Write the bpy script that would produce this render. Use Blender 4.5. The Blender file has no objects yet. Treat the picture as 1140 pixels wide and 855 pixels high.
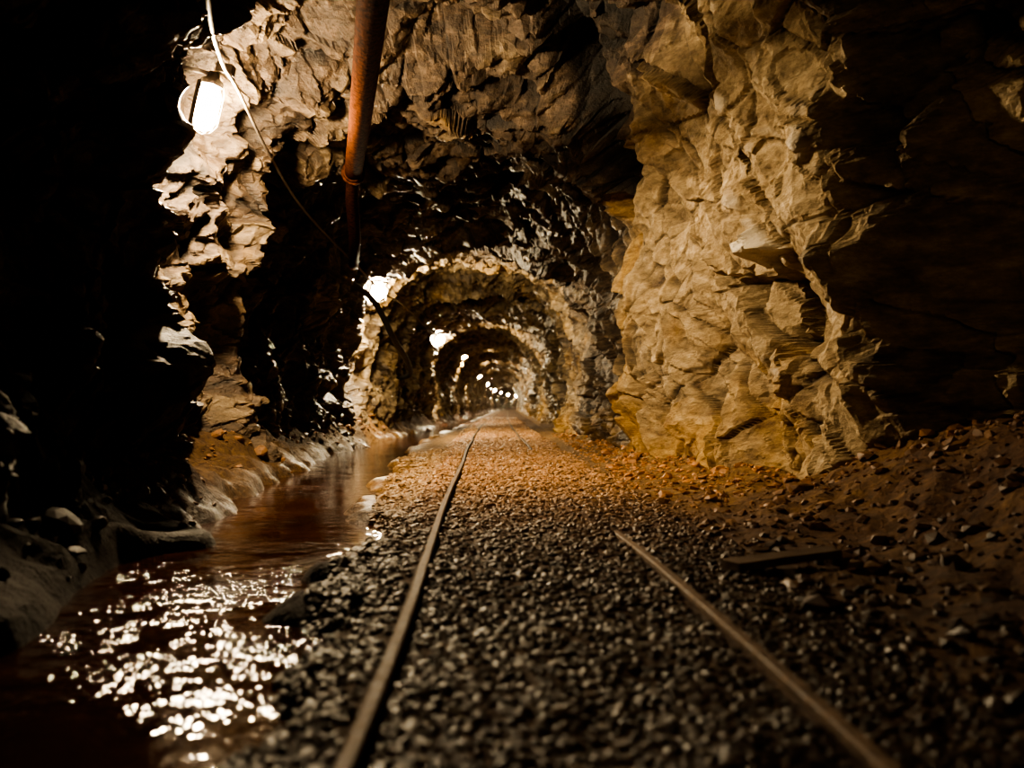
import bpy, math, numpy as np
from mathutils import Vector
rng=np.random.default_rng(7)
sc=bpy.context.scene
H=0.45  # camera height
# ------------------------------------------------------------ noise helpers
M=np.int64(0xffffffff)
def h1(ix,iy,iz,seed):
    n=(ix*73856093)^(iy*19349663)^(iz*83492791)^(seed*668265263)
    n&=M; n=((n^(n>>15))*2246822519)&M; n=((n^(n>>13))*3266489917)&M
    return ((n^(n>>16))&M).astype(np.float64)/4294967295.0
def vnoise(P,seed=0):
    I=np.floor(P).astype(np.int64); f=P-I; f=f*f*(3-2*f); r=0
    for a in (0,1):
        for b in (0,1):
            for c in (0,1):
                w=(f[:,0] if a else 1-f[:,0])*(f[:,1] if b else 1-f[:,1])*(f[:,2] if c else 1-f[:,2])
                r=r+w*h1(I[:,0]+a,I[:,1]+b,I[:,2]+c,seed)
    return r*2-1
def fbm(P,sc_,oct=4,seed=0):
    r=0;a=1.0;s=sc_
    for o in range(oct):
        r=r+a*vnoise(P*s+o*17.3,seed+o); a*=.5; s*=2.03
    return r
def rotm(a,b,c):
    from mathutils import Euler
    return np.array(Euler((a,b,c)).to_matrix())
def planes(P,size,rot,seed):
    """piecewise-LINEAR lattice noise (tetrahedral): flat fracture planes meeting in crisp edges"""
    Q=(P@rot)/np.array(size); I=np.floor(Q).astype(np.int64); f=Q-I
    o=np.argsort(-f,axis=1); fs=np.take_along_axis(f,o,1); J=I.copy(); rows=np.arange(len(Q))
    v=h1(J[:,0],J[:,1],J[:,2],seed)*(1-fs[:,0])
    for k in range(3):
        J[rows,o[:,k]]+=1
        w=fs[:,k]-(fs[:,k+1] if k<2 else 0)
        v=v+h1(J[:,0],J[:,1],J[:,2],seed)*w
    return v*2-1
def facet(P,size,rot,seed,k=22.):
    Q=(P@rot)/np.array(size); I=np.floor(Q).astype(np.int64)
    b1=np.full(len(Q),9e9); b2=b1.copy(); val=np.zeros(len(Q)); ws=np.zeros(len(Q))+1e-30
    for a in (-1,0,1):
        for b in (-1,0,1):
            for c in (-1,0,1):
                J0=I[:,0]+a;J1=I[:,1]+b;J2=I[:,2]+c
                dx=Q[:,0]-J0-h1(J0,J1,J2,seed); dy=Q[:,1]-J1-h1(J0,J1,J2,seed+1); dz=Q[:,2]-J2-h1(J0,J1,J2,seed+2)
                d=dx*dx+dy*dy+dz*dz
                v=(h1(J0,J1,J2,seed+3)-.5)
                w=np.exp(-k*d); val+=w*v; ws+=w
                m=d<b1
                b2=np.where(m,b1,np.minimum(b2,d)); b1=np.where(m,d,b1)
    return val/ws,np.sqrt(b2)-np.sqrt(b1)
def ss(x,a,b):
    t=np.clip((x-a)/(b-a),0,1); return t*t*(3-2*t)
def bend(y): return .0005*np.maximum(0,np.asarray(y)-85.)**2
YEND=210.
def mesh_np(name,V,F,mat,cols=None,parent=None,smooth=False):
    me=bpy.data.meshes.new(name); V=np.asarray(V,dtype=np.float32); F=np.asarray(F,dtype=np.int32); k=F.shape[1]
    me.vertices.add(len(V)); me.vertices.foreach_set('co',V.ravel())
    me.loops.add(F.size); me.loops.foreach_set('vertex_index',F.ravel())
    me.polygons.add(len(F)); me.polygons.foreach_set('loop_start',np.arange(0,F.size,k,dtype=np.int32))
    try: me.polygons.foreach_set('loop_total',np.full(len(F),k,dtype=np.int32))
    except Exception: pass
    me.update(calc_edges=True); me.validate()
    me.polygons.foreach_set('use_smooth',np.full(len(me.polygons),smooth,dtype=bool))
    if cols is not None:
        for nm,c in cols.items():
            at=me.attributes.new(nm,'FLOAT_COLOR','POINT'); C=np.ones((len(V),4),dtype=np.float32); C[:,:3]=c; at.data.foreach_set('color',C.ravel())
    me.materials.append(mat); o=bpy.data.objects.new(name,me); sc.collection.objects.link(o)
    if parent: o.parent=parent
    return o
def grid_faces(nr,nc):
    a=np.arange(nr*nc).reshape(nr,nc)
    return np.stack([a[:-1,:-1],a[:-1,1:],a[1:,1:],a[1:,:-1]],-1).reshape(-1,4)
# ------------------------------------------------------------ materials
def newmat(name):
    m=bpy.data.materials.new(name); m.use_nodes=True; nt=m.node_tree
    return m,nt,nt.nodes['Principled BSDF']
def N(nt,t,**k):
    n=nt.nodes.new(t)
    for a,b in k.items(): setattr(n,a,b)
    return n
def noise(nt,vec,scale,detail=6,rough=.6,dist=0.):
    n=N(nt,'ShaderNodeTexNoise'); n.inputs['Scale'].default_value=scale; n.inputs['Detail'].default_value=detail
    n.inputs['Roughness'].default_value=rough; n.inputs['Distortion'].default_value=dist; nt.links.new(vec,n.inputs['Vector']); return n.outputs['Fac']
def ramp(nt,fac,stops):
    r=N(nt,'ShaderNodeValToRGB'); nt.links.new(fac,r.inputs[0]); e=r.color_ramp.elements
    while len(e)<len(stops): e.new(.5)
    for i,(p,c) in enumerate(stops):
        e[i].position=p; e[i].color=(c if len(c)==4 else (*c,1)) if hasattr(c,'__len__') else (c,c,c,1)
    return r.outputs[0]
def mix(nt,fac,a,b,mode='MIX'):
    n=N(nt,'ShaderNodeMix',data_type='RGBA',blend_type=mode)
    for s,v in ((n.inputs[0],fac),(n.inputs[6],a),(n.inputs[7],b)):
        if isinstance(v,(int,float)): s.default_value=v
        elif isinstance(v,tuple): s.default_value=(*v,1)
        else: nt.links.new(v,s)
    return n.outputs[2]
def math_(nt,op,a,b=None,c=None):
    n=N(nt,'ShaderNodeMath',operation=op)
    for i,v in enumerate((a,b,c)):
        if v is None: continue
        if isinstance(v,(int,float)): n.inputs[i].default_value=v
        else: nt.links.new(v,n.inputs[i])
    return n.outputs[0]
def bump(nt,bs,h,strength,dist,prev=None):
    b=N(nt,'ShaderNodeBump'); b.inputs['Strength'].default_value=strength; b.inputs['Distance'].default_value=dist
    nt.links.new(h,b.inputs['Height'])
    if prev is not None: nt.links.new(prev,b.inputs['Normal'])
    nt.links.new(b.outputs[0],bs.inputs['Normal']); return b.outputs[0]
# rock : attribute 'msk' = (light dry rock plus painted light and shade, ochre stain, wet)
def rock_material():
    m,nt,bs=newmat('mine_rock'); L=nt.links
    geo=N(nt,'ShaderNodeNewGeometry'); pos=geo.outputs['Position']
    mp=N(nt,'ShaderNodeMapping'); mp.inputs['Rotation'].default_value=(.3,.2,.3); mp.inputs['Scale'].default_value=(1,.8,2.4); L.new(pos,mp.inputs[0])
    st=mp.outputs[0]
    at=N(nt,'ShaderNodeAttribute',attribute_name='msk'); sep=N(nt,'ShaderNodeSeparateColor'); L.new(at.outputs['Color'],sep.inputs[0])
    n1=noise(nt,pos,1.6,4,.62); n2=noise(nt,st,5.5,7,.76,.1)
    n1c=math_(nt,'SUBTRACT',n1,.5)
    dark=ramp(nt,n2,[(.3,(.020,.013,.008)),(.5,(.056,.037,.023)),(.66,(.15,.105,.068))])
    light=ramp(nt,n2,[(.30,(.12,.082,.045)),(.45,(.25,.185,.105)),(.56,(.36,.275,.165)),(.70,(.56,.45,.30))])
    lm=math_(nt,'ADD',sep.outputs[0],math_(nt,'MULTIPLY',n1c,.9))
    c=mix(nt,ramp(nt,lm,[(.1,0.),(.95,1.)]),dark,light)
    c=mix(nt,ramp(nt,math_(nt,'MULTIPLY',lm,.5),[(.62,0.),(.82,1.)]),c,(.70,.64,.53))   # near-white tone, carries the highlight painted on the knob
    och=ramp(nt,n2,[(.35,(.15,.066,.02)),(.6,(.42,.26,.07))])
    om=math_(nt,'MULTIPLY',ramp(nt,math_(nt,'SUBTRACT',sep.outputs[1],math_(nt,'MULTIPLY',n1c,1.6)),[(.35,0.),(.8,1.)]),.7)
    c=mix(nt,om,c,och)
    # rock darkened, mostly as painted shade, where the mask goes negative
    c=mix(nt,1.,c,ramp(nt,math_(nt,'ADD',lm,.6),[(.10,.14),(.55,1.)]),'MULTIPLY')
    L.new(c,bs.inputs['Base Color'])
    wet=math_(nt,'ADD',sep.outputs[2],math_(nt,'MULTIPLY',n1c,1.3))
    L.new(ramp(nt,wet,[(.25,.85),(.85,.32)]),bs.inputs['Roughness'])
    hgt=math_(nt,'ADD',math_(nt,'MULTIPLY',n2,.020),math_(nt,'MULTIPLY',noise(nt,pos,34,4,.75),.014))
    bump(nt,bs,hgt,.9,1.)
    return m
def floor_material():
    m,nt,bs=newmat('mine_floor_mud'); L=nt.links
    pos=N(nt,'ShaderNodeNewGeometry').outputs['Position']
    at=N(nt,'ShaderNodeAttribute',attribute_name='msk'); sep=N(nt,'ShaderNodeSeparateColor'); L.new(at.outputs['Color'],sep.inputs[0])
    n1=noise(nt,pos,3,3,.65); n2=noise(nt,pos,26,5,.72)
    base=ramp(nt,n2,[(.3,(.03,.013,.007)),(.55,(.09,.042,.02)),(.75,(.18,.10,.05))])
    och=ramp(nt,n2,[(.3,(.09,.045,.017)),(.6,(.28,.16,.058)),(.8,(.44,.29,.12))])
    n1c=math_(nt,'SUBTRACT',n1,.5)
    f=ramp(nt,math_(nt,'ADD',sep.outputs[1],n1c),[(.3,0.),(.8,1.)])
    c=mix(nt,f,base,och)
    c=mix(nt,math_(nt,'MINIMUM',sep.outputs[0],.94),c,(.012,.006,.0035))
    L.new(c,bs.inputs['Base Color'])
    wet=math_(nt,'ADD',sep.outputs[2],math_(nt,'MULTIPLY',n1c,.8))
    L.new(ramp(nt,wet,[(.3,.9),(.9,.25)]),bs.inputs['Roughness'])
    bump(nt,bs,n2,.9,.045)
    return m
def stone_material(name,rough=.6):
    m,nt,bs=newmat(name); L=nt.links
    pos=N(nt,'ShaderNodeNewGeometry').outputs['Position']
    at=N(nt,'ShaderNodeAttribute',attribute_name='tint')
    n=noise(nt,pos,45,3,.7)
    L.new(mix(nt,1.,at.outputs['Color'],ramp(nt,n,[(.3,.55),(.7,1.25)]),'MULTIPLY'),bs.inputs['Base Color'])
    bs.inputs['Roughness'].default_value=rough
    return m
def simple(name,c1,c2,scale,rough=(.3,.7),metal=0.,bd=.004,bstr=.5,spec=.5,ior=1.5):
    m,nt,bs=newmat(name); L=nt.links; pos=N(nt,'ShaderNodeNewGeometry').outputs['Position']
    n=noise(nt,pos,scale,5,.65)
    L.new(ramp(nt,n,[(.32,c1),(.66,c2)]),bs.inputs['Base Color']); L.new(ramp(nt,n,[(.3,rough[0]),(.7,rough[1])]),bs.inputs['Roughness'])
    bs.inputs['Specular IOR Level'].default_value=spec; bs.inputs['IOR'].default_value=ior
    bs.inputs['Metallic'].default_value=metal; bump(nt,bs,n,bstr,bd); return m
ROCK=rock_material(); FLOOR=floor_material(); GRAV=stone_material('ballast_stone',.55); RUB=stone_material('rubble_stone',.62)
RUST=simple('rusty_iron',(.008,.003,.0016),(.095,.034,.015),38,(.7,.9),0,.014,.9,.2,1.06)
RAILM=simple('worn_rail_steel',(.05,.028,.017),(.17,.11,.07),35,(.6,.85),0,.006,.7,.35)
WOOD=simple('wet_sleeper_wood',(.03,.016,.009),(.09,.055,.032),18,(.5,.8),0,.01)
CABLEM=simple('cable_sheath',(.10,.08,.06),(.19,.155,.12),20,(.5,.7))
HOSEM=simple('black_hose_rubber',(.012,.010,.009),(.03,.025,.02),12,(.6,.8))
HOUS=simple('lamp_housing_metal',(.05,.045,.04),(.12,.10,.08),25,(.35,.6),.5)
def water_mat():
    m,nt,bs=newmat('rusty_mine_water'); L=nt.links; pos=N(nt,'ShaderNodeNewGeometry').outputs['Position']
    L.new(ramp(nt,noise(nt,pos,3,3),[(.3,(.022,.0075,.003)),(.7,(.06,.021,.008))]),bs.inputs['Base Color'])
    bs.inputs['Roughness'].default_value=.06; bs.inputs['IOR'].default_value=1.33
    sx=N(nt,'ShaderNodeSeparateXYZ'); L.new(pos,sx.inputs[0])
    rif=math_(nt,'ADD',.12,math_(nt,'MULTIPLY',ramp(nt,math_(nt,'DIVIDE',sx.outputs[1],10.),[(.145,0.),(.185,1.),(.27,1.),(.36,0.)]),.88))
    big=ramp(nt,noise(nt,pos,2.6,2),[(.40,.30),(.55,1.)])
    hgt=math_(nt,'ADD',math_(nt,'MULTIPLY',noise(nt,pos,14,2,.5,.3),.024),math_(nt,'MULTIPLY',noise(nt,pos,42,2,.5),.012))
    hgt=math_(nt,'MULTIPLY',math_(nt,'MULTIPLY',hgt,rif),big)
    bump(nt,bs,hgt,.85,1.); return m
WATER=water_mat()
def glow(nm,s,c=(1,.78,.49)):
    m,nt,bs=newmat(nm)
    bs.inputs['Base Color'].default_value=(.9,.9,.85,1); bs.inputs['Emission Color'].default_value=(*c,1)
    bs.inputs['Emission Strength'].default_value=s; return m
GLOW=glow('lit_lamp_glass',2000.); GLOW2=glow('far_lamp_glass',1900.,(1,.83,.54)); GLOW0=glow('fill_lamp_glass',480.)

# ------------------------------------------------------------ tunnel profile
LAMPS=[(-1.84,5.5,2.28),(-1.88,13.1,2.12),(-1.80,24,2.22),(-1.63,34,2.37),(-1.66,43,2.25),(-1.66,53,2.25),(-1.7,64,2.3),(-1.7,76,2.3),(-1.7,90,2.3),(-1.7,106,2.3),(-1.7,124,2.3),(-1.7,145,2.3),(-1.6,165,2.2)]
yk =[-8,-3,1.5,3.0,3.9,4.4,4.75,5.0,6.2,6.9,7.6,9.5,11.8,12.5,13.4,16,21,23.2,24.2,28,32.6,33.4,34.4,38,42,43,48,52,53,60,63,64,72,75,76,85,89,90,105,124,220]
xLk=[-1.9,-1.75,-1.42,-1.66,-1.72,-1.66,-1.95,-2.30,-2.26,-2.04,-2.40,-2.42,-2.3,-2.10,-2.22,-2.28,-2.2,-1.98,-2.12,-2.2,-2.05,-1.9,-2.05,-2.1,-1.88,-2.05]+[-2.1,-1.88,-2.05]*4+[-2.1,-2.0,-2.1]
xLk=(xLk+[-2.0]*60)[:len(yk)]
yr =[-8,2.0,3.2,3.75,4.05,5.0,7.6,8.0,8.7,10.5,12.6,13.4,17,23,24,30,34,40,60,220]
xRk=[1.9,2.1,2.25,2.15,1.56,1.38,1.06,1.12,1.35,1.25,1.04,1.08,1.15,.98,1.05,1.05,.95,1.05,1.,1.]
yt =[-8,2.5,4.2,5.0,6.2,7.3,8.5,10.5,12.0,12.5,13.4,16,20,23,24,28,32.8,34,38,42,43,52,53,63,64,75,76,89,90,220]
tk =[2.9,2.95,3.0,3.3,3.3,2.80,2.88,2.85,2.64,2.53,2.68,2.95,2.9,2.55,2.68,2.9,2.55,2.68,2.9,2.55,2.68,2.6,2.75,2.5,2.68,2.62,2.7,2.55,2.68,2.7]
ys=[];y=-7.
while y<YEND:
    ys.append(y)
    st_=.12 if y<1.2 else (.014 if y<8.6 else .014*(y/8.6)**1.85)
    y+=min(st_,.8)
ys=np.array(ys); nr=len(ys)
z0=1.0; nc1=110; nc2=430
xL=np.interp(ys,yk,xLk); xR=np.interp(ys,yr,xRk); tp=np.interp(ys,yt,tk)
cx=(xL+xR)/2; w=(xR-xL)/2; hh=tp-z0
th=np.linspace(math.pi,0,nc2); nexp=2.5
c_=np.abs(np.cos(th)); s_=np.abs(np.sin(th))
r=(((c_[None,:]/w[:,None])**nexp+(s_[None,:]/hh[:,None])**nexp)**(-1/nexp))
ax=cx[:,None]+r*np.cos(th)[None,:]; az=z0+r*s_[None,:]
zw=np.linspace(-.5,z0,nc1+1)[:-1]
lx=np.repeat(xL[:,None],nc1,1)+0.12*((z0-zw)/1.5)[None,:]; lz=np.repeat(zw[None,:],nr,0)
rx=np.repeat(xR[:,None],nc1,1)-0.10*((z0-zw[::-1])/1.5)[None,:]; rz=np.repeat(zw[::-1][None,:],nr,0)
X=np.concatenate([lx,ax,rx],1); Z=np.concatenate([lz,az,rz],1); nc=X.shape[1]
Y=np.repeat(ys[:,None],nc,1)
tx=np.gradient(X,axis=1); tz=np.gradient(Z,axis=1); ln=np.hypot(tx,tz)+1e-9
nx=tz/ln; nz=-tx/ln   # inward normal
P=np.stack([X,Y,Z],-1).reshape(-1,3)
NI=np.stack([nx,np.zeros_like(nx),nz],-1).reshape(-1,3)
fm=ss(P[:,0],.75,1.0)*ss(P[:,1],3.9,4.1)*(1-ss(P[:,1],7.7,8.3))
Pw=P+0.03*np.stack([vnoise(P*1.1,50),vnoise(P*1.1,51),vnoise(P*1.1,52)],-1)
L1=planes(Pw,(1.0,.85,.75),rotm(.5,.3,.4),101)
L2=planes(Pw,(.50,.42,.34),rotm(.9,.5,-.4),102)
L3=planes(Pw,(.23,.25,.16),rotm(.4,-.6,.7),103)
L4=planes(Pw,(.10,.12,.075),rotm(1.1,.3,.2),104)
L5=planes(Pw,(.05,.055,.035),rotm(.2,.9,.5),105)
B,e2=facet(Pw,(.62,.55,.40),rotm(.5,.35,-.3),23,150.)
C,e3=facet(Pw,(.27,.28,.16),rotm(.45,-.35,.5),37,120.)
E,e4=facet(Pw,(.13,.14,.08),rotm(.1,.5,.8),77,80.)
fb=fbm(P,1.0,3,5); ff=fbm(P,9,3,9)
far=ss(P[:,1],12.3,13)
disp=.19*L1*(1-.1*fm)+.17*L2*(1-.10*fm)+.075*L3*(1-.55*fm)+.028*L4*(1-.45*fm)+.008*L5+.03*fb
disp+=.17*B*(1-.15*fm)*(1-.3*far)+.10*C*(1-.60*fm)*(1-.3*far)+.035*E*(1-.5*fm)*(1-.4*far)
disp-=.03*np.exp(-(e2/.03)**2)*(1-far)
disp-=.05
amp=1-.30*ss(P[:,1],20,50)
disp*=amp
rt=(P[:,0]>.6)
yy_,zz_=P[:,1]+.08*L3+.03*ff,P[:,2]+.08*L2+.03*ff
hw=.15*np.clip((zz_-1.72)/.75,0,1.2)
disp-=.50*np.clip((hw-np.abs(yy_-5.0-.10*(zz_-2.2)))/.045,0,1)*rt*(zz_<2.75)
def wedge(yc,zc,ry,rz,ang,depth,soft=.45):
    u=yy_-yc; v=zz_-zc; ca,sa=math.cos(ang),math.sin(ang)
    q=1-(np.abs((u*ca+v*sa)/ry)+np.abs((-u*sa+v*ca)/rz))
    return depth*np.clip(q/soft,0,1)*rt
disp-=wedge(4.76,1.00,.075,.34,-.05,.28)
disp-=wedge(5.13,1.12,.12,.14,.5,.20)
disp-=wedge(5.45,1.24,.30,.05,.15,.12)
kn=wedge(4.86,1.31,.22,.12,.12,1.,.5); disp+=.17*kn+.05*kn*L4
disp-=wedge(7.1,.62,.30,.24,.0,.25)
disp-=.06*np.exp(-((P[:,1]-4.75-.10*np.sin(P[:,2]*3))/.02)**2)*(P[:,2]<.9)*fm
disp-=.08*np.exp(-((yy_-5.9-.25*(zz_-1.2))/.03)**2)*fm*(P[:,2]>.5)
a_=np.array([.25,6.1,3.2]); b_=np.array([1.02,7.5,2.1]); ab=b_-a_
t_=np.clip(((P-a_)@ab)/(ab@ab),0,1); dg=np.linalg.norm(P-(a_+t_[:,None]*ab),axis=1)+.06*L2; gul=1-ss(dg,.12,.32)
disp-=.36*gul
PN=P+NI*disp[:,None]
lamp_dim=np.zeros(len(P))
for (a,b,c) in LAMPS:
    yy=np.clip(PN[:,1],b-1.5,b+.25); s=yy/b
    dx=PN[:,0]-(a*s); dz=PN[:,2]-(H+(c-H)*s); dy=PN[:,1]-yy
    d=np.sqrt(dx*dx+dy*dy+dz*dz); R=.34*(.40+.60*ss(yy,b-.9,b-.1)) if b<6 else (.20 if b<14 else .24)
    PN-=NI*(np.where(d<R,(R-d),0)*1.1)[:,None]
    if b<30:
        dl=np.sqrt((PN[:,0]-a)**2+(PN[:,1]-b)**2+(PN[:,2]-c)**2); lamp_dim=np.maximum(lamp_dim,1-ss(dl,.35,.80))
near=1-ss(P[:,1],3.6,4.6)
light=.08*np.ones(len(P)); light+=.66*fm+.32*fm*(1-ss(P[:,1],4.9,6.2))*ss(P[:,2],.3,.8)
light-=.14*((P[:,2]>2.2)&(P[:,1]<12.3)&(P[:,0]>-1.2))*(1-fm)  # ceiling shade painted into the rock tone
light+=.45*(P[:,0]>1.2)*(1-ss(P[:,1],3.9,4.2))-.3*(P[:,0]<-.9)*near-.5*(P[:,0]<-.9)*(1-ss(P[:,1],3.2,5.2))*(1-ss(P[:,2],.5,.9))  # right recess lightened to catch the fill; near left wall painted as shaded
light-=.7*gul  # painted shade inside the groove
light+=.25*far+1.1*kn  # far rock lightened as if lamplit; knob gets a painted highlight
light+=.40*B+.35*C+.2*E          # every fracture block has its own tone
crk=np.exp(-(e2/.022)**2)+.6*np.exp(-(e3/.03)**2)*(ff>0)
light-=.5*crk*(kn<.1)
light=light*(1-lamp_dim)-.35*lamp_dim  # rock round the nearer lamps painted darker to tame their hot spots
och=.07+.18*fm+.25*B+.45*np.exp(-((P[:,1]-7.7)/.3)**2)*(P[:,0]>.8)+.40*np.exp(-((P[:,2]-.15)/.3)**2)*ss(P[:,1],4,5)*(P[:,0]>0)+.22*far-.5*lamp_dim  # far term yellows the rock as painted lamplight
wet=.5+.2*(P[:,0]<-.9)*(1-near)-.45*fm+.12*ss(P[:,1],7.5,9)-.4*lamp_dim
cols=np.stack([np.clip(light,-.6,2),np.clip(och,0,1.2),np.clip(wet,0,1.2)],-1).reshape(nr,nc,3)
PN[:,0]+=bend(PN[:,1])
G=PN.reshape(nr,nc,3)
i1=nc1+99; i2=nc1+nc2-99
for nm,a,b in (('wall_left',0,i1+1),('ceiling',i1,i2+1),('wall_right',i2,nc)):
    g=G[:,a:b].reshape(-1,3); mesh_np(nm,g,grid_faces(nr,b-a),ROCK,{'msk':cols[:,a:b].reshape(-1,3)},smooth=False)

# ------------------------------------------------------------ floor
def tc(y): return np.interp(y,[-6,1,1.6,3.2,9,18,30,220],[.14,.13,.12,.07,-.08,-.24,-.32,-.32])
HG=.325
def wc(y): return np.interp(y,[-6,0,1.5,4.3,7,10,13,20,220],[-.62,-.64,-.74,-1.0,-1.28,-1.5,-1.55,-1.5,-1.5])
def wh(y): return np.interp(y,[-6,1,4.3,10,20,220],[.26,.27,.36,.38,.3,.3])
WL=-.085
RF=rotm(.3,.5,.6)
def hz(x,y):
    sh=x.shape; x=x.ravel(); y=y.ravel()
    p=np.stack([x,y,np.zeros_like(x)],-1)
    n=fbm(p,1.7,3,70); n2=planes(p,(.16,.18,.15),RF,81)+.5*planes(p,(.07,.08,.07),RF,82); n3=fbm(p,3.5,2,95)
    z=.010*n2
    xr=np.interp(y,yr,xRk)
    rs=ss(x,.72,1.25); z=z+rs*(.01+.03*n+.02*n2)
    z=z+.05*ss(x-xr,-.30,.05)*ss(y,2,4)
    z=z+.36*ss(x,1.05,2.1)*(1-ss(y,3.9,4.6))
    xl=np.interp(y,yk,xLk)
    d=(x-wc(y)+.16*n3+.10*n)/wh(y)
    ditch=1-ss(np.abs(d),.7,1.3)
    lb=ss(-(x-wc(y)),wh(y)*.9,wh(y)*1.25+.25)
    z=z*(1-ditch)-.17*ditch+lb*(.07+.06*n+.05*n2)
    z=z-.03*(x<tc(y)-.48)*(1-lb)*(1-ditch)
    z=z+.18*ss(xl+.30-x,0,.3)
    return z.reshape(sh)
ysf=[];y=-7.
while y<YEND-.5:
    ysf.append(y); y+=min(.1 if y<.6 else (.018 if y<4 else .018*(y/4)**1.5),.7)
ysf=np.array(ysf); xf=np.linspace(-2.9,2.7,300)
XX,YY=np.meshgrid(xf,ysf); ZZ=hz(XX,YY)
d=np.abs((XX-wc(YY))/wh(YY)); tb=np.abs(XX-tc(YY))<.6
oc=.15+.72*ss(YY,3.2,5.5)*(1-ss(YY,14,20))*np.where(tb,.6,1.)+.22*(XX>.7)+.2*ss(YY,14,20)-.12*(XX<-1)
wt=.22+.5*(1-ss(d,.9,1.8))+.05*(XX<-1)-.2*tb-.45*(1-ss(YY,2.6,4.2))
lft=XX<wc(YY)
dk=np.maximum((1-ss(YY,2.8,5.))*(XX<tc(YY)-.45)*.9,.55*lft*(YY<12.5))+.30*(1-ss(YY,2.0,3.6))*(XX>tc(YY)-.45)+.3*lft*(1-ss(YY,3,5))  # shade painted into the foreground floor and left bank
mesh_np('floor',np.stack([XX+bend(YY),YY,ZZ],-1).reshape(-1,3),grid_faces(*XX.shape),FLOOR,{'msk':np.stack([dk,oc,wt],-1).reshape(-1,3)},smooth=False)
yw=ysf[::2]; tw=np.linspace(-1.5,1.5,15)
XW=(wc(yw)+bend(yw))[:,None]+tw[None,:]*wh(yw)[:,None]; YW=np.repeat(yw[:,None],15,1); ZW=np.full_like(XW,WL)
mesh_np('drainage_stream',np.stack([XW,YW,ZW],-1).reshape(-1,3),grid_faces(*XW.shape),WATER)

# ------------------------------------------------------------ stones
import bmesh
def ico(sub):
    bm=bmesh.new(); bmesh.ops.create_icosphere(bm,subdivisions=sub,radius=1); v=np.array([q.co[:] for q in bm.verts]); f=np.array([[q.index for q in p.verts] for p in bm.faces]); bm.free(); return v,f
def stones(name,x,y,size,mat,tints,sub=1,flat=.65,sink=.25,jit=.28):
    v,f=ico(sub); n=len(x); k=len(v)
    if sub==1: S=v[None]*(1+jit*rng.uniform(-1,1,(n,k,1)))+jit*.6*rng.uniform(-1,1,(n,k,3))
    else:
        S=np.repeat(v[None],n,0).copy()
        for _ in range(7):
            nn=rng.normal(size=(n,3)); nn/=np.linalg.norm(nn,axis=1,keepdims=True); dd=rng.uniform(.4,.75,(n,1))
            pr=np.einsum('nkc,nc->nk',S,nn); ex=np.maximum(0,pr-dd); S-=ex[...,None]*nn[:,None,:]
    S*=np.stack([rng.uniform(.75,1.4,n),rng.uniform(.75,1.3,n),rng.uniform(flat*.6,flat*1.2,n)],-1)[:,None,:]
    a=rng.uniform(0,6.28,n); t=rng.uniform(-.5,.5,n)
    ct,st=np.cos(t)[:,None],np.sin(t)[:,None]; yy=S[...,1]*ct-S[...,2]*st; zz=S[...,1]*st+S[...,2]*ct; S[...,1]=yy; S[...,2]=zz
    ca,sa=np.cos(a)[:,None],np.sin(a)[:,None]; xx=S[...,0]*ca-S[...,1]*sa; yy=S[...,0]*sa+S[...,1]*ca; S[...,0]=xx;S[...,1]=yy
    S*=size[:,None,None]; z=hz(x,y)
    S[...,0]+=x[:,None]; S[...,1]+=y[:,None]; S[...,2]+=(z+size*flat*(1-2*sink)*.5)[:,None]
    F=(f[None]+(np.arange(n)*k)[:,None,None]).reshape(-1,3)
    C=np.repeat(tints[:,None,:],k,1).reshape(-1,3)
    return mesh_np(name,S.reshape(-1,3),F,mat,{'tint':C})
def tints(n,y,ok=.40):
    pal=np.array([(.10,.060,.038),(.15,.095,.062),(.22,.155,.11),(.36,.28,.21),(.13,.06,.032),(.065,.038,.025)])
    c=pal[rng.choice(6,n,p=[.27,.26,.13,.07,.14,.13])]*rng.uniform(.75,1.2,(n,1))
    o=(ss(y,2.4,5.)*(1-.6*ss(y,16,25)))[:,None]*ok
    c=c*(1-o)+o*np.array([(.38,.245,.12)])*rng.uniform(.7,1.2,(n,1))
    return c*(.30+1.3*ss(y,2.0,5.8))[:,None]  # light falloff painted in: near stones darker, mid-depth ones brighter
n=50000; u=rng.random(n); yb=.7+ (34-.7)*u**2.2; xb=tc(yb)+rng.uniform(-.55,.62,n)+rng.normal(0,.04,n)
keep=(np.abs(xb-tc(yb)+HG)>.024)&((np.abs(xb-tc(yb)-HG)>.024)|((yb>3.3)&(yb<9))); xb=xb[keep];yb=yb[keep]
size=rng.uniform(.005,.0112,len(xb))*(1+.065*yb)
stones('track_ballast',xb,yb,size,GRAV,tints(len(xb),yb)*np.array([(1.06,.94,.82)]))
RED=np.array([(1.1,.85,.65)])
n=7000; yb=.7+13*rng.random(n)**1.5; xb=rng.uniform(.68,2.1,n); size=rng.lognormal(math.log(.009),.6,n).clip(.004,.04)
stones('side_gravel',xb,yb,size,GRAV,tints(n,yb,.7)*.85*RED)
n=1500; yb=1.+14*rng.random(n)**1.3; side=rng.random(n)<.5
xr_=np.interp(yb,yr,xRk); xl_=np.interp(yb,yk,xLk)
xb=np.where(side, xr_-np.abs(rng.normal(0,.30,n))+.1, np.minimum(xl_+np.abs(rng.normal(0,.18,n)),wc(yb)-wh(yb)*.9))
size=rng.lognormal(math.log(.023),.6,n).clip(.010,.09)*np.where(side&(yb>4),.65,1)*np.where(side,1,.8)
m=xb>.7; m|=~side
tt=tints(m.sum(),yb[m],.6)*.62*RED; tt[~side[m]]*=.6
stones('rock_rubble',xb[m],yb[m],size[m],RUB,tt,sub=2,flat=.7,sink=.3)
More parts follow.
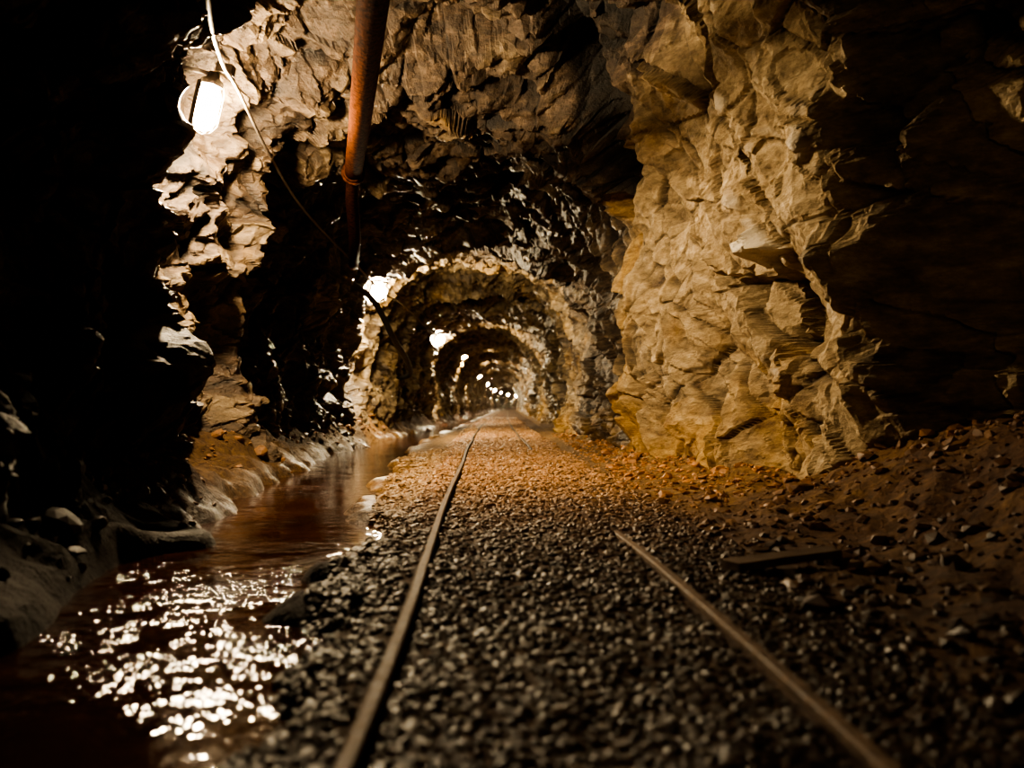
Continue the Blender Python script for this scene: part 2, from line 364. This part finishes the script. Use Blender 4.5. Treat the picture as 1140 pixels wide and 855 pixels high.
n=9000; yb=.9+9*rng.random(n)**1.9; a0=wc(yb)+wh(yb)*1.0; xb=a0+rng.random(n)**.8*(tc(yb)-.48-a0); size=rng.lognormal(math.log(.010),.4,n).clip(.005,.026)
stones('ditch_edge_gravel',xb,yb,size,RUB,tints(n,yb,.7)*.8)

# ------------------------------------------------------------ sweep helper
def catmull(pts,n=14):
    p=[np.array(q,float) for q in pts]; p=[2*p[0]-p[1]]+p+[2*p[-1]-p[-2]]; out=[]
    for i in range(1,len(p)-2):
        for k in range(n):
            t=k/n; out.append(.5*((2*p[i])+(-p[i-1]+p[i+1])*t+(2*p[i-1]-5*p[i]+4*p[i+1]-p[i+2])*t*t+(-p[i-1]+3*p[i]-3*p[i+1]+p[i+2])*t**3))
    out.append(p[-2]); return np.array(out)
def sweep(path,prof):
    path=np.asarray(path,float); T=np.gradient(path,axis=0); T/=np.linalg.norm(T,axis=1,keepdims=True)
    up=np.array([0,0,1.]); S=np.cross(T,up); S/=np.linalg.norm(S,axis=1,keepdims=True)+1e-9; U=np.cross(S,T)
    pr=np.asarray(prof,float); V=path[:,None,:]+S[:,None,:]*pr[None,:,0:1]+U[:,None,:]*pr[None,:,1:2]
    k=len(pr);n=len(path); F=[]
    for i in range(n-1):
        for j in range(k): F.append((i*k+j,i*k+(j+1)%k,(i+1)*k+(j+1)%k,(i+1)*k+j))
    V=V.reshape(-1,3).tolist(); caps=[list(range(k))[::-1],[ (n-1)*k+j for j in range(k)]]
    return V,[list(f) for f in F]+caps
def circ(r,k=14): return [(r*math.cos(2*math.pi*i/k),r*math.sin(2*math.pi*i/k)) for i in range(k)]
def obj(name,parts,mat,parent=None,smooth=True):
    V=[];F=[]
    for v,f in parts:
        o=len(V); V+=[tuple(q) for q in v]; F+=[[i+o for i in g] for g in f]
    me=bpy.data.meshes.new(name); me.from_pydata(V,[],F); me.update(); me.materials.append(mat)
    for p in me.polygons: p.use_smooth=smooth and len(p.vertices)<=4
    o=bpy.data.objects.new(name,me); sc.collection.objects.link(o)
    if parent: o.parent=parent
    return o
def empty(name,loc=(0,0,0)):
    e=bpy.data.objects.new(name,None); e.location=loc; e.empty_display_size=.1; sc.collection.objects.link(e); return e
trk=empty('railway_track')
prof=[(-.03,0),(.03,0),(.03,.006),(.006,.012),(.006,.04),(.0125,.045),(.0125,.056),(.009,.06),(-.009,.06),(-.0125,.056),(-.0125,.045),(-.006,.04),(-.006,.012),(-.03,.006)]
for nm,sg in (('rail_left',-1),('rail_right',1)):
    yy=np.concatenate([np.arange(-5,12,.25),np.arange(12,200,2.)])
    xx=tc(yy); xx=np.convolve(np.pad(xx,2,'edge'),np.ones(5)/5,'valid')+sg*HG+.005*np.sin(yy*1.3+sg)+bend(yy)
    zz=-.037+.003*np.sin(yy*.9+sg*2)-(.03*ss(yy,2.4,3.8)*(1-ss(yy,8,10)) if sg>0 else 0)
    obj(nm,[sweep(np.stack([xx,yy,zz],-1),prof)],RAILM,trk,False)
sl=[]
for i,yy in enumerate(np.arange(.55,14,.72)):
    r_=rng.uniform(-.02,.02); t0=float(tc(yy)); L0_=t0-.43+rng.uniform(-.02,.02); L1_=t0+.60+rng.uniform(-.05,.06)
    px=np.linspace(L0_,L1_,10); path=np.stack([px,yy+r_*px*2,-.052+.004*np.sin(px*5+i)],-1)
    sl.append(sweep(path,[(-.06,-.05),(.06,-.05),(.065,.025),(.05,.036),(-.05,.036),(-.063,.024)]))
obj('sleepers',sl,WOOD,trk,False)
obj('wooden_plank',[sweep([(.60,2.42,.02),(.75,2.50,.025),(.93,2.56,.035)],[(-.035,-.012),(.035,-.012),(.035,.010),(-.035,.012)])],WOOD,None,False)

# ------------------------------------------------------------ pipe
pp=empty('rusty_pipe')
ppts=[(-.05,1.2,2.16),(-.31,2.5,2.19),(-.59,3.95,2.24),(-.93,5.7,2.31),(-1.28,7.45,2.38)]
path=catmull(ppts,10)
obj('pipe_run',[sweep(path,circ(.073,20))],RUST,pp)
obj('pipe_tail',[sweep(catmull([(-1.28,7.45,2.38),(-1.40,8.1,2.27),(-1.53,9.0,2.10),(-1.75,10.2,2.05)],8),circ(.058,16))],RUST,pp)
fl=[]
c=np.array(ppts[-1]); d_=np.array([-.195,.98,.04])
fl.append(sweep([c-d_*.09,c-d_*.05,c+d_*.05,c+d_*.09],circ(.083,20))); fl.append(sweep([c-d_*.02,c+d_*.02],circ(.098,20)))
obj('pipe_couplings',fl,RUST,pp)
c=np.array(ppts[3]); obj('pipe_hanger',[sweep([c+[.0,0,.07],c+[.02,.03,.5],c+[.03,.05,1.0]],circ(.007,6))],RUST,pp)
# ------------------------------------------------------------ cable & hose
cab=catmull([(-.5,1.2,2.45),(-.92,2.8,2.33),(-1.30,3.9,2.22),(-1.64,5.15,2.43),(-1.68,5.6,2.42),(-1.79,6.8,2.33),(-1.80,8.0,2.18),(-1.70,10.3,2.03),(-1.68,12.2,1.98),(-1.62,14,2.02),(-1.6,18,2.0),(-1.74,23.8,2.2),(-1.6,29,2.1),(-1.62,34,2.3),(-1.6,40,2.1),(-1.62,46,2.25)],8)
obj('power_cable',[sweep(cab,circ(.0115,8))],CABLEM)
obj('air_hose',[sweep(catmull([(-2.2,11.3,2.15),(-1.86,12.0,1.93),(-1.72,12.3,1.70),(-1.60,12.6,1.40),(-1.55,14.0,1.12),(-1.75,16,1.0),(-2.3,18.5,1.0)],8),circ(.042,12))],HOSEM)
# ------------------------------------------------------------ lamps
def capsule(r,L,seg,nr_):
    zs=[-L/2+r*(1-math.cos(math.pi/2*i/nr_)) for i in range(nr_+1)]; rs=[max(.004,r*math.sin(math.pi/2*i/nr_)) for i in range(nr_+1)]
    zs=zs+[-z for z in zs[::-1]]; rs=rs+rs[::-1]
    V=[];F=[]
    for z,q in zip(zs,rs):
        for k in range(seg): V.append((q*math.cos(2*math.pi*k/seg),q*math.sin(2*math.pi*k/seg),z))
    for i in range(len(zs)-1):
        for k in range(seg): F.append([i*seg+k,i*seg+(k+1)%seg,(i+1)*seg+(k+1)%seg,(i+1)*seg+k])
    F.append(list(range(seg))[::-1]); F.append([(len(zs)-1)*seg+k for k in range(seg)])
    return V,F
def make_lamp(loc,kind):
    loc=(loc[0]+float(bend(loc[1])),loc[1],loc[2])
    e=empty('tunnel_lamp',loc); e.rotation_euler=(math.radians(4),math.radians(14),0)
    if kind==1: obj('glass',[capsule(.068,.29,12,2)],GLOW,e)
    elif kind==0: obj('glass',[capsule(.06,.22,8,1)],GLOW0,e)
    else: obj('glass',[capsule(.11,.30,8,1)],GLOW2,e)  # far glass oversized to imitate the glare of the lamps
    rr=.11 if kind==2 else .068
    obj('cap',[([(r_*math.cos(2*math.pi*k/14),r_*math.sin(2*math.pi*k/14),z) for z,r_ in ((.132,rr*.95),(.16,rr),(.18,.04),(.215,.03),(.22,.002)) for k in range(14)],
        [[i*14+k,i*14+(k+1)%14,(i+1)*14+(k+1)%14,(i+1)*14+k] for i in range(4) for k in range(14)])],HOUS,e)
    V=[];F=[];na=9; hw=66 if kind==1 else 45
    for z in (-.14,.14):
        for q in (rr+.016,rr+.020):
            for k in range(na):
                a=math.radians(180-hw+2*hw*k/(na-1)); V.append((q*math.cos(a),q*math.sin(a),z))
    for k in range(na-1):
        F+= [[k,k+1,2*na+k+1,2*na+k],[na+k,3*na+k,3*na+k+1,na+k+1],[k,na+k,na+k+1,k+1],[2*na+k,2*na+k+1,3*na+k+1,3*na+k]]
    ro=obj('light_shield',[(V,F)],HOUS,e)  # half shell added to keep lamp light off the wall behind
    gd=[]
    for k in range(5):
        a=2*math.pi*k/5+.3; q=[]
        for z,r_ in ((.15,rr),(.10,rr+.014),(0,rr+.015),(-.10,rr+.012),(-.15,.045),(-.165,.004)): q.append((r_*math.cos(a),r_*math.sin(a),z))
        V=[];F=[]
        for p in q:
            for j in range(4): V.append((p[0]+.002*math.cos(j*1.57),p[1]+.002*math.sin(j*1.57),p[2]))
        for i in range(len(q)-1):
            for j in range(4): F.append([i*4+j,i*4+(j+1)%4,(i+1)*4+(j+1)%4,(i+1)*4+j])
        gd.append((V,F))
    obj('guard_wires',gd,HOUS,e)
    def box(c,s):
        V=[(c[0]+s[0]*a,c[1]+s[1]*b,c[2]+s[2]*d) for a in (-1,1) for b in (-1,1) for d in (-1,1)]
        return V,[[0,1,3,2],[4,6,7,5],[0,4,5,1],[2,3,7,6],[0,2,6,4],[1,5,7,3]]
    al=.24 if kind==1 else .16
    o=obj('bracket',[box((-al,0,.20),(al,.012,.012)),box((-2*al,0,.14),(.012,.05,.09)),box((.07,-.02,.245),(.05,.035,.03))],HOUS,e,False)
    bv=o.modifiers.new('bev','BEVEL'); bv.width=.004; bv.segments=2
for i,l in enumerate(LAMPS): make_lamp(l,1 if i==0 else 2)
make_lamp((-.6,-3.2,2.35),0)  # unseen lamp added behind the camera as fill for foreground and near walls

# ------------------------------------------------------------ world & camera
wd=bpy.data.worlds.new('mine_dark'); sc.world=wd; wd.use_nodes=True
wd.node_tree.nodes['Background'].inputs[0].default_value=(0,0,0,1); wd.node_tree.nodes['Background'].inputs[1].default_value=0
cam=bpy.data.cameras.new('camera'); co=bpy.data.objects.new('camera',cam); sc.collection.objects.link(co)
co.location=(0,0,H); co.rotation_euler=(math.radians(90),0,0)
cam.sensor_width=36; cam.lens=36*1000/1140; cam.shift_x=.0044; cam.shift_y=.0215; cam.clip_start=.05; cam.clip_end=400
cam.dof.use_dof=True; cam.dof.focus_distance=6.0; cam.dof.aperture_fstop=2.3
sc.camera=co
sc.view_settings.view_transform='AgX'
try: sc.view_settings.look='AgX - High Contrast'
except Exception as ex: print(ex)
